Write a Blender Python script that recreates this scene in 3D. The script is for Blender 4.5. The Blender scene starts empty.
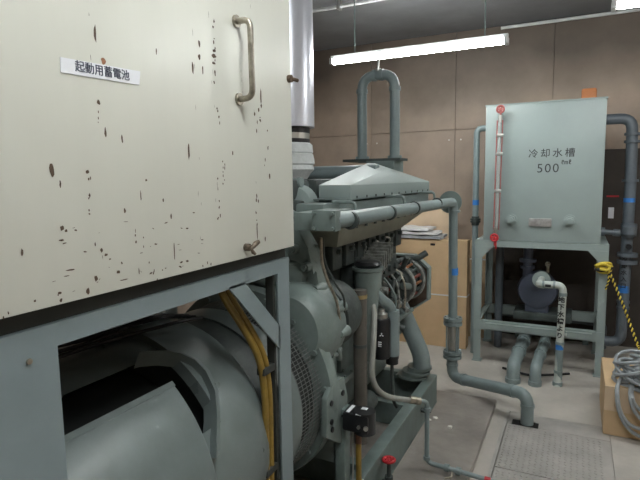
import bpy, bmesh, math, random
from mathutils import Vector, Matrix, Euler
random.seed(7)
SC = bpy.context.scene
COL = SC.collection
R = math.radians

# ------------------------------------------------------------ camera
cam = bpy.data.cameras.new('camera'); cam.sensor_width = 36; cam.lens = 520 / 640 * 36; cam.clip_start = .02
co = bpy.data.objects.new('camera', cam); COL.objects.link(co); SC.camera = co
yaw, pit, rol = R(26.3), R(6.7), R(-.85)
f = Vector((-math.sin(yaw) * math.cos(pit), math.cos(yaw) * math.cos(pit), -math.sin(pit)))
r = Vector((math.cos(yaw), math.sin(yaw), 0)); u = r.cross(f)
r2 = r * math.cos(rol) + u * math.sin(rol); u2 = -r * math.sin(rol) + u * math.cos(rol)
m = Matrix((r2, u2, -f)).transposed().to_4x4(); m.translation = (0, 0, 1.6); co.matrix_world = m

# ------------------------------------------------------------ world, exposure, lamp strength
w = bpy.data.worlds.new('world'); SC.world = w; w.use_nodes = True
w.node_tree.nodes['Background'].inputs[0].default_value = (.8, .9, 1, 1)
w.node_tree.nodes['Background'].inputs[1].default_value = .03
SC.view_settings.view_transform = 'Standard'; SC.view_settings.look = 'None'
SC.view_settings.gamma = 1; SC.view_settings.use_curve_mapping = False
SC.view_settings.exposure = 1.18
TUBE = 26.0          # emission of the fluorescent tubes in view
TUBE_BACK = 42.0     # emission of the tubes behind the viewer
LAMP_COL = (.97, 1.0, .985, 1)

# ------------------------------------------------------------ materials
MATS = {}
def mat(name, col, rough=.5, metal=0, noise=.12, scale=6, bump=0, emit=0, col2=None, spec=.5, streak=False, bscale=None):
    if name in MATS: return MATS[name]
    m = bpy.data.materials.new(name); m.use_nodes = True; nt = m.node_tree; N = nt.nodes; Lk = nt.links
    b = N['Principled BSDF']; b.inputs['Roughness'].default_value = rough; b.inputs['Metallic'].default_value = metal
    b.inputs['Specular IOR Level'].default_value = spec
    c = (*col, 1)
    if emit:
        b.inputs['Base Color'].default_value = c
        b.inputs['Emission Color'].default_value = LAMP_COL; b.inputs['Emission Strength'].default_value = emit
        MATS[name] = m; return m
    tc = N.new('ShaderNodeTexCoord'); mp = N.new('ShaderNodeMapping'); Lk.new(tc.outputs['Object'], mp.inputs[0])
    if streak: mp.inputs['Scale'].default_value = (1, 1, .12)
    nz = N.new('ShaderNodeTexNoise'); nz.inputs['Scale'].default_value = scale; nz.inputs['Detail'].default_value = 6; nz.inputs['Roughness'].default_value = .62
    Lk.new(mp.outputs[0], nz.inputs['Vector'])
    cr = N.new('ShaderNodeValToRGB'); Lk.new(nz.outputs['Fac'], cr.inputs[0])
    lo = col2 if col2 else tuple(x * (1 - noise * 1.6) for x in col)
    hi = tuple(min(1, x * (1 + noise * .8)) for x in col)
    cr.color_ramp.elements[0].position = .3; cr.color_ramp.elements[0].color = (*lo, 1)
    cr.color_ramp.elements[1].position = .68; cr.color_ramp.elements[1].color = (*hi, 1)
    Lk.new(cr.outputs[0], b.inputs['Base Color'])
    mr = N.new('ShaderNodeMapRange'); mr.inputs[3].default_value = max(.04, rough - .1); mr.inputs[4].default_value = min(1, rough + .12)
    Lk.new(nz.outputs['Fac'], mr.inputs[0]); Lk.new(mr.outputs[0], b.inputs['Roughness'])
    if bump:
        n2 = N.new('ShaderNodeTexNoise'); n2.inputs['Scale'].default_value = bscale or scale * 6; n2.inputs['Detail'].default_value = 4
        Lk.new(tc.outputs['Object'], n2.inputs['Vector'])
        bp = N.new('ShaderNodeBump'); bp.inputs['Strength'].default_value = bump; bp.inputs['Distance'].default_value = .01
        Lk.new(n2.outputs['Fac'], bp.inputs['Height']); Lk.new(bp.outputs[0], b.inputs['Normal'])
    MATS[name] = m; return m

engine_paint = mat('engine_grey_paint', (.185, .232, .222), .38, bump=.12, noise=.14)
engine_dark = mat('engine_dark_paint', (.06, .075, .072), .5, bump=.2, noise=.3)
gen_paint = mat('generator_paint', (.165, .20, .198), .3, noise=.1, bump=.05)
tank_paint = mat('tank_paint', (.285, .345, .335), .38, noise=.05, scale=2)
pipe_paint = mat('pipe_paint', (.222, .278, .282), .35, noise=.08)
pipe_blue = mat('pipe_slate_paint', (.12, .145, .17), .4, noise=.1)
frame_paint = mat('frame_paint', (.225, .28, .295), .42, noise=.06)
skid_paint = mat('skid_paint', (.165, .215, .205), .45, noise=.18, scale=9)
cream = mat('cabinet_cream', (.68, .69, .62), .32, noise=.04, scale=3, streak=True)
chip = mat('chipped_rust', (.11, .075, .05), .8, noise=.3, scale=60)
chip_orange = mat('chipped_primer', (.33, .16, .09), .8, noise=.3, scale=60)
dark_rubber = mat('dark_rubber', (.035, .04, .036), .7)
black = mat('black_plastic', (.012, .013, .015), .35)
void_m = mat('shaded_inside', (.03, .035, .034), .8)  # near-black: shade inside the generator put into the colour
steel = mat('bare_steel', (.55, .55, .52), .35, metal=.9)
old_steel = mat('stained_steel', (.38, .35, .29), .35, metal=.8, noise=.3, scale=40)
silver = mat('silver_cladding', (.74, .76, .84), .3, metal=.45, noise=.05, scale=1.5)
blanket = mat('white_lagging', (.70, .73, .73), .8, noise=.15, bump=.4)
white_p = mat('white_plastic', (.80, .82, .86), .5, noise=.03)
pale = mat('pale_pvc', (.52, .57, .54), .35, noise=.05)
ink = mat('black_ink', (.02, .022, .025), .6)
navy_ink = mat('navy_ink', (.05, .06, .10), .6)
blue_tape = mat('blue_tape', (.035, .21, .62), .5, noise=.08)
red_p = mat('red_paint', (.55, .03, .04), .4)
red_faded = mat('faded_red_paint', (.34, .09, .08), .5)
orange = mat('orange_plastic', (.62, .22, .07), .5)
brown_pipe = mat('brown_pipe', (.10, .092, .08), .5, noise=.25)
hose_m = mat('grey_hose', (.33, .34, .31), .5, noise=.15)
cable_g = mat('grey_cable', (.33, .36, .38), .45, noise=.08)
yellow = mat('yellow_cable', (.27, .175, .03), .5, noise=.2, scale=12)
rope_y = mat('rope_yellow', (.75, .58, .07), .7)
rope_k = mat('rope_black', (.02, .02, .02), .8)
card = mat('cardboard', (.62, .44, .26), .8, noise=.07, scale=4)
card2 = mat('cardboard_pale', (.68, .52, .36), .8, noise=.07, scale=4)
card3 = mat('cardboard_brown', (.48, .34, .21), .8, noise=.12, scale=4)
white_sheet = mat('white_sheet', (.78, .78, .78), .5, noise=.06)
grey_sheet = mat('grey_sheet', (.40, .42, .44), .4, noise=.2, scale=14)
guard_brown = mat('guard_face', (.17, .12, .09), .6, noise=.25, scale=14)
copper = mat('copper_winding', (.45, .19, .08), .35, metal=.7, noise=.3, scale=60)
redvar = mat('red_varnish', (.22, .05, .035), .4, noise=.3, scale=50)
pump_blue = mat('pump_blue', (.075, .09, .13), .45, noise=.12)
fix_white = mat('lamp_enamel', (.75, .77, .77), .4)
glow = mat('lit_tube', (1, 1, 1), emit=TUBE); glow_b = mat('lit_tube_behind', (1, 1, 1), emit=TUBE_BACK)
glass_m = mat('gauge_glass', (.36, .40, .39), .12, noise=.03)
paper = mat('paper_scrap', (.85, .83, .78), .8)
concrete = mat('floor_concrete', (.44, .415, .375), .6, noise=.12, scale=3, bump=.15)
pad_m = mat('plinth_concrete', (.29, .265, .24), .42, noise=.25, scale=3.5, bump=.15)
plate_m = mat('chequer_steel', (.40, .385, .36), .42, metal=.15, noise=.14, scale=5)
ceil_m = mat('ceiling_board', (.26, .265, .275), .8, noise=.12, scale=2)
gap_m = mat('pit_shade', (.01, .01, .01), .9)

def wall_mat():
    m = mat('brown_wall_board', (.46, .365, .29), .55, noise=.2, scale=1.1, bump=.1, bscale=12)
    return m
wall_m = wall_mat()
def darken_wall_top():        # boards darkened in colour above lamp height, with hairline joints
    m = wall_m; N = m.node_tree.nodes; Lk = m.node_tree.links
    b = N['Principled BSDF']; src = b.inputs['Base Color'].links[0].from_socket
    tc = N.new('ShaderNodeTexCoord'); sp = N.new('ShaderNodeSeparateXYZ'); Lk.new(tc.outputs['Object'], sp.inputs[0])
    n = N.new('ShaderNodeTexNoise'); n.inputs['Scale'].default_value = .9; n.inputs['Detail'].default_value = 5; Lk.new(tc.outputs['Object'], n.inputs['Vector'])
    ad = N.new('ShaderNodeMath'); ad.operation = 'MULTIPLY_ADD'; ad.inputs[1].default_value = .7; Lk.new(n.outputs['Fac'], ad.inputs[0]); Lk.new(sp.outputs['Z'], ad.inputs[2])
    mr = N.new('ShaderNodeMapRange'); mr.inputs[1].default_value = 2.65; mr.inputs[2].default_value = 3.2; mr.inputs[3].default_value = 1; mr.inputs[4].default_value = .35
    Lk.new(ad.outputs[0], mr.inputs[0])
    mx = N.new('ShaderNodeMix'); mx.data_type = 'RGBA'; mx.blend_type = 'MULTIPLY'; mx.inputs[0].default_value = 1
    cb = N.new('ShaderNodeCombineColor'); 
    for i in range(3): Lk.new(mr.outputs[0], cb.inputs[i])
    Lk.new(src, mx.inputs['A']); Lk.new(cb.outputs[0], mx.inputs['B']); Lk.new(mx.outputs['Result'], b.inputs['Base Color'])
darken_wall_top()

# ------------------------------------------------------------ mesh helpers
class MB:
    def __init__(s): s.b = bmesh.new()
    def _mi(s, faces, mi):
        for fc in faces: fc.material_index = mi
    def box(s, x0, x1, y0, y1, z0, z1, bev=0, mi=0, rot=None):
        ret = bmesh.ops.create_cube(s.b, size=1); vs = ret['verts']
        c = Vector(((x0 + x1) / 2, (y0 + y1) / 2, (z0 + z1) / 2)); d = Vector((x1 - x0, y1 - y0, z1 - z0))
        for v in vs: v.co = Vector((v.co.x * d.x, v.co.y * d.y, v.co.z * d.z))
        if rot: 
            M = Euler(rot).to_matrix()
            for v in vs: v.co = M @ v.co
        for v in vs: v.co += c
        fs = list({fc for v in vs for fc in v.link_faces}); s._mi(fs, mi)
        if bev:
            es = list({e for v in vs for e in v.link_edges})
            g = bmesh.ops.bevel(s.b, geom=es, offset=bev, segments=2, affect='EDGES', profile=.6)
            s._mi(g['faces'], mi)
        return s
    def prism(s, pts, a, d0, d1, mi=0, bev=0):
        """polygon pts in the plane normal to axis a, from d0 to d1; pts are the two other coordinates in xyz order"""
        def P(p, d): return {'x': (d, p[0], p[1]), 'y': (p[0], d, p[1]), 'z': (p[0], p[1], d)}[a]
        A = [s.b.verts.new(P(p, d0)) for p in pts]; B = [s.b.verts.new(P(p, d1)) for p in pts]
        fs = [s.b.faces.new(A[::-1]), s.b.faces.new(B)]; n = len(pts)
        for i in range(n): fs.append(s.b.faces.new((A[i], A[(i + 1) % n], B[(i + 1) % n], B[i])))
        s._mi(fs, mi)
        if bev:
            es = list({e for fc in fs for e in fc.edges})
            g = bmesh.ops.bevel(s.b, geom=es, offset=bev, segments=2, affect='EDGES', profile=.6); s._mi(g['faces'], mi)
        return s
    def hexa(s, P, mi=0, bev=0):
        """8 corners: bottom four then top four, same order"""
        V = [s.b.verts.new(p) for p in P]
        fs = [s.b.faces.new([V[i] for i in q]) for q in ((3, 2, 1, 0), (4, 5, 6, 7), (0, 1, 5, 4), (1, 2, 6, 5), (2, 3, 7, 6), (3, 0, 4, 7))]
        s._mi(fs, mi)
        if bev:
            es = list({e for fc in fs for e in fc.edges})
            g = bmesh.ops.bevel(s.b, geom=es, offset=bev, segments=2, affect='EDGES', profile=.6); s._mi(g['faces'], mi)
        return s
    def tube(s, pts, r, fil=0, seg=14, mi=0, caps=True, radii=None):
        P = [Vector(p) for p in pts]
        if fil:
            Q = [P[0]]
            for i in range(1, len(P) - 1):
                a = (P[i - 1] - P[i]); c = (P[i + 1] - P[i]); t = min(fil, a.length * .49, c.length * .49)
                A = P[i] + a.normalized() * t; Cc = P[i] + c.normalized() * t
                for k in range(7):
                    q = k / 6; Q.append(A * (1 - q) ** 2 + P[i] * 2 * q * (1 - q) + Cc * q * q)
            Q.append(P[-1]); P = Q
        n = len(P); rings = []; up = None
        for i, p in enumerate(P):
            t = (P[min(i + 1, n - 1)] - P[max(i - 1, 0)]).normalized()
            if up is None: up = t.orthogonal().normalized()
            else:
                up = (up - t * up.dot(t)).normalized()
            v = t.cross(up); rr = radii[i] if radii else r
            rings.append([s.b.verts.new(p + (up * math.cos(2 * math.pi * k / seg) + v * math.sin(2 * math.pi * k / seg)) * rr) for k in range(seg)])
        fs = []
        for A, B in zip(rings, rings[1:]):
            for k in range(seg): fs.append(s.b.faces.new((A[k], A[(k + 1) % seg], B[(k + 1) % seg], B[k])))
        if caps: fs.append(s.b.faces.new(rings[0][::-1])); fs.append(s.b.faces.new(rings[-1]))
        s._mi(fs, mi); return s
    def lathe(s, prof, o, axis='z', seg=32, mi=0, a0=0, a1=360, close=True):
        """prof: list of (distance along axis, radius)"""
        full = abs(a1 - a0) >= 360; n = seg if full else seg + 1; rings = []
        for d, rr in prof:
            ring = []
            for k in range(n):
                t = R(a0 + (a1 - a0) * k / seg); c, q = math.cos(t) * rr, math.sin(t) * rr
                off = {'z': (c, q, d), 'y': (c, d, q), 'x': (d, c, q)}[axis]
                ring.append(s.b.verts.new(Vector(o) + Vector(off)))
            rings.append(ring)
        fs = []
        for A, B in zip(rings, rings[1:]):
            for k in range(seg):
                j = (k + 1) % n
                fs.append(s.b.faces.new((A[k], A[j], B[j], B[k])))
        if close and full:
            if prof[0][1] > 1e-5: fs.append(s.b.faces.new(rings[0][::-1]))
            if prof[-1][1] > 1e-5: fs.append(s.b.faces.new(rings[-1]))
        s._mi(fs, mi); return s
    def cyl(s, p0, p1, r, seg=20, mi=0, r1=None):
        return s.tube([p0, p1], r, seg=seg, mi=mi, radii=[r, r if r1 is None else r1])
    def bolt(s, p, axis, r=.012, h=.012, mi=0):
        d = {'x': Vector((1, 0, 0)), '-y': Vector((0, -1, 0)), 'z': Vector((0, 0, 1)), '-z': Vector((0, 0, -1))}[axis]
        s.tube([Vector(p) - d * .004, Vector(p) + d * h], r, seg=6, mi=mi); return s
    def torus(s, o, axis, R0, r, seg=24, sg=8, mi=0):
        pts = []
        rings = []
        for i in range(seg):
            t = 2 * math.pi * i / seg
            ring = []
            for k in range(sg):
                q = 2 * math.pi * k / sg; rr = R0 + r * math.cos(q); c, z = math.cos(t) * rr, math.sin(t) * rr; h = r * math.sin(q)
                off = {'z': (c, z, h), 'y': (c, h, z), 'x': (h, c, z)}[axis]
                ring.append(s.b.verts.new(Vector(o) + Vector(off)))
            rings.append(ring)
        fs = []
        for i in range(seg):
            A, B = rings[i], rings[(i + 1) % seg]
            for k in range(sg): fs.append(s.b.faces.new((A[k], A[(k + 1) % sg], B[(k + 1) % sg], B[k])))
        s._mi(fs, mi); return s
    def build(s, name, mats, parent=None, smooth=True, label=None):
        if not isinstance(mats, (list, tuple)): mats = [mats]
        if name in LOOSE and parent is not None: return s.split(name, mats, parent)
        bmesh.ops.recalc_face_normals(s.b, faces=s.b.faces[:])
        me = bpy.data.meshes.new(name)
        if parent is None:
            xs = [v.co for v in s.b.verts]
            L = Vector(((min(v.x for v in xs) + max(v.x for v in xs)) / 2, (min(v.y for v in xs) + max(v.y for v in xs)) / 2, min(v.z for v in xs)))
            off = L
        else:
            off = Vector(WORLD[parent.name]); L = Vector((0, 0, 0))
        for v in s.b.verts: v.co -= off
        s.b.to_mesh(me); s.b.free()
        for mm in mats: me.materials.append(mm)
        o = bpy.data.objects.new(name, me); COL.objects.link(o); o.location = L
        if parent is not None: o.parent = parent
        WORLD[o.name] = tuple(off)
        if smooth:
            for p in me.polygons: p.use_smooth = True
            try:
                me.set_sharp_from_angle(angle=R(38))
            except Exception: pass
        if label: o['label'] = label
        return o
    def split(s, name, mats, parent):
        # every island of touching faces becomes a part of its own
        seen = {}; groups = []
        for v in s.b.verts:
            if v in seen: continue
            st_, g = [v], []
            seen[v] = 1
            while st_:
                q = st_.pop(); g.append(q)
                for e in q.link_edges:
                    o = e.other_vert(q)
                    if o not in seen: seen[o] = 1; st_.append(o)
            groups.append(g)
        def bb(g): return [min(v.co[i] for v in g) for i in range(3)], [max(v.co[i] for v in g) for i in range(3)]
        merged = True
        while merged:
            merged = False
            for i in range(len(groups)):
                for j in range(i + 1, len(groups)):
                    a, b = bb(groups[i]), bb(groups[j])
                    if all(a[0][k] <= b[1][k] + .001 and b[0][k] <= a[1][k] + .001 for k in range(3)):
                        groups[i] += groups[j]; del groups[j]; merged = True; break
                if merged: break
        res = None
        for g in groups:
            nb = MB(); mp_ = {v: nb.b.verts.new(v.co) for v in g}
            for fc in {fc for v in g for fc in v.link_faces}:
                nf = nb.b.faces.new([mp_[v] for v in fc.verts]); nf.material_index = fc.material_index
            LOOSE.discard(name); res = nb.build(name, mats, parent); LOOSE.add(name)
        s.b.free(); return res
WORLD = {}
LOOSE = {'coupling', 'fitting', 'collar', 'pipe_ring', 'flange', 'socket', 'elbow_collar', 'screw', 'white_mark', 'bracket_hole', 'guard_rod', 'alternator_ring', 'tie_rod',
         'flange_bolt', 'exhaust_port', 'inspection_cover', 'foot', 'winding', 'plug', 'support', 'valve_body', 'accessory_fittings', 'printed_lines', 'pipe_coupling', 'cylinder_head', 'loom', 'side_bracket'}
def tag(o, label=None, cat=None, group=None, kind=None):
    if label: o['label'] = label
    if cat: o['category'] = cat
    if group: o['group'] = group
    if kind: o['kind'] = kind
    return o
def thing(name, loc, label, cat, group=None):
    o = bpy.data.objects.new(name, None); COL.objects.link(o); o.location = loc; o.empty_display_size = .1
    WORLD[o.name] = tuple(loc); return tag(o, label, cat, group)
def struct(name, mb, m, parent=None, smooth=False):
    return tag(mb.build(name, m, parent, smooth), kind='structure')
def text(name, body, size, loc, rotm, m, parent, bold=0, sx=1, spacing=1, lines=1.0):
    cu = bpy.data.curves.new('t', 'FONT'); cu.body = body; cu.size = size; cu.align_x = 'CENTER'; cu.align_y = 'CENTER'
    cu.extrude = .0004; cu.offset = bold; cu.space_character = spacing; cu.space_line = lines; cu.resolution_u = 3
    to = bpy.data.objects.new('t', cu); COL.objects.link(to)
    dg = bpy.context.evaluated_depsgraph_get(); me = bpy.data.meshes.new_from_object(to.evaluated_get(dg))
    bpy.data.objects.remove(to); bpy.data.curves.remove(cu)
    off = Vector(WORLD[parent.name])
    for v in me.vertices: v.co = rotm @ Vector((v.co.x * sx, v.co.y, v.co.z)) + Vector(loc) - off
    me.name = name; me.materials.clear(); me.materials.append(m)
    o = bpy.data.objects.new(name, me); COL.objects.link(o); o.parent = parent; WORLD[o.name] = tuple(off); return o
ROT_Y = Matrix(((1, 0, 0), (0, 0, -1), (0, 1, 0)))      # text facing -Y
ROT_X = Matrix(((0, 0, 1), (1, 0, 0), (0, 1, 0)))       # text facing +X (reads along +Y)

# ------------------------------------------------------------ the room
H = 3.05; YB = 5.5; XL, XR, YF = -3.3, 1.7, -2.2
struct('floor', MB().box(XL, XR, YF, YB, -.3, -.012).box(XL, XR, 3.62, YB, -.012, 0)
       .box(.24, XR, YF, 3.62, -.012, 0).box(XL, -.36, YF, 3.62, -.012, 0).box(-.36, .24, YF, 1.2, -.012, 0), concrete)
struct('ceiling', MB().box(XL, XR, YF, YB, H, H + .1), ceil_m)
bw = MB()
xs = [XL, -2.06, -1.15, -.24, .67, XR]
for a, b in zip(xs, xs[1:]):
    for z0, z1 in ((0, 2.08), (2.08, H)): bw.box(a + .0025, b - .0025, YB, YB + .05, z0 + .003, z1 - .003)
bw.box(XL, XR, YB + .02, YB + .1, 0, H)
for a in xs[1:-1]:
    for q in (-.06, .06):
        for z in (.5, 1.25, 1.98): bw.tube([(a + q, YB + .01, z), (a + q, YB - .004, z)], .009, seg=8, mi=1)
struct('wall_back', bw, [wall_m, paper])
struct('trim_3', MB().box(-.70, XR, YB - .02, YB, 0, 1.83), mat('dark_lower_sheet', (.055, .045, .038), .7, noise=.25, scale=3))  # added dark sheet over the lower right of the back wall
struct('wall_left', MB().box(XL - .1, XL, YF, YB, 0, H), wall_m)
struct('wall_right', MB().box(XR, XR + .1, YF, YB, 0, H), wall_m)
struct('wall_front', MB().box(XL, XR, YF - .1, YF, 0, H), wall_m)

# plinth under the generator set
struct('trim_1', MB().box(-2.3, -.45, -.6, 3.68, 0, .045, bev=.012), pad_m, smooth=True)
struct('trim_2', MB().box(-.375, -.355, -.6, 3.62, -.01, .006), plate_m)     # steel edge of the trench

def chequer(x0, x1, y0, y1, name, label):
    b = MB().box(x0, x1, y0, y1, -.011, 0)
    p = .030; nx = int((x1 - x0 - .02) / p); ny = int((y1 - y0 - .02) / p)
    for i in range(nx):
        for j in range(ny):
            cx, cy = x0 + .02 + i * p, y0 + .02 + j * p
            a = R(45) if (i + j) % 2 else R(-45)
            c, s_ = math.cos(a), math.sin(a)
            V = [b.b.verts.new((cx + c * l - s_ * q, cy + s_ * l + c * q, h)) for l, q, h in ((-.013, 0, -.0005), (0, -.0052, -.0005), (.013, 0, -.0005), (0, .0052, -.0005), (-.006, 0, .0034), (.006, 0, .0034))]
            for q in ((0, 1, 4), (1, 5, 4), (1, 2, 5), (2, 3, 5), (3, 4, 5), (3, 0, 4)): b.b.faces.new([V[k] for k in q])
    return tag(b.build(name, plate_m, smooth=False), label, 'floor plate', 'steel plates over the floor trench')
chequer(-.352, .236, 2.865, 3.43, 'chequer_plate', 'steel chequer plate in the floor next to the elbowed pipe that drops into the trench')
chequer(-.352, .236, 1.9, 2.855, 'chequer_plate', 'steel chequer plate in the floor at the bottom edge of the photo')
tag(MB().box(-.35, -.285, 3.434, 3.618, -.011, 0).box(-.285, -.185, 3.52, 3.618, -.011, 0).box(-.185, .236, 3.434, 3.618, -.011, 0).build('cover_plate', plate_m, smooth=False), 'smooth steel strip closing the far end of the floor trench', 'floor plate')
tag(MB().box(-.325, -.165, 3.425, 3.50, .0005, .002).build('trench_dark_patch', gap_m, smooth=False), 'flat dark patch for the shaded cut-out in the trench cover around the elbowed pipe', 'opening')  # flat black sheet; the shade of the pit is put into its colour

# ------------------------------------------------------------ lamps
def lamp(name, x0, x1, y, z, label, g, w=.085, rods=(), cage=True):
    t = thing(name, ((x0 + x1) / 2, y, z), label, 'lamp', 'ceiling fluorescent lamps')
    MB().prism([(y - w * .28, z + .022), (y - w * .22, z + .05), (y + w * .22, z + .05), (y + w * .28, z + .022)], 'x', x0 - .01, x1 + .01).build('housing', fix_white, t)
    for dy in (-.022, .022):
        MB().cyl((x0 + .02, y + dy, z + .005), (x1 - .02, y + dy, z + .005), .0165, seg=12).build('tube', g, t)
    for x in (x0, x1):
        MB().box(x - .012, x + .012, y - w * .5, y + w * .5, z - .018, z + .03, bev=.004).build('end_cap', fix_white, t)
    for x in rods: MB().cyl((x, y, z + .045), (x, y, H), .005, seg=8).build('hanger_rod', skid_paint, t)
    return t
lamp('fluorescent_lamp', -1.79, -.475, 3.9, 2.52, 'lit fluorescent lamp hanging in front of the brown back wall above the looped pipe', glow, rods=(-1.60, -.62))
lamp('fluorescent_lamp', .14, 1.45, 3.34, 2.50, 'lit fluorescent lamp cut off by the top right corner of the photo', glow, rods=(.3, 1.3))
lamp('fluorescent_lamp', -.55, .75, .75, 2.86, 'fluorescent lamp over the walkway beside the cream cabinet', glow_b, rods=(-.3, .5))
t = thing('ceiling_conduit', (-1.6, 4.06, H - .04), 'thin white conduit running along the dark ceiling in front of the near lamp', 'conduit')
MB().cyl((-3.2, 4.06, H - .055), (.1, 4.06, H - .055), .014).build('pipe', fix_white, t)
for x in (-2.6, -1.8, -.9, -.1): MB().box(x - .012, x + .012, 4.03, 4.09, H - .08, H).build('clip', steel, t)
t = thing('ceiling_conduit', (-.2, YB - .05, H - .04), 'thin grey conduit in the corner between ceiling and back wall', 'conduit')
MB().cyl((-.72, YB - .03, H - .03), (1.4, YB - .03, H - .03), .015).build('pipe', fix_white, t)

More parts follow.
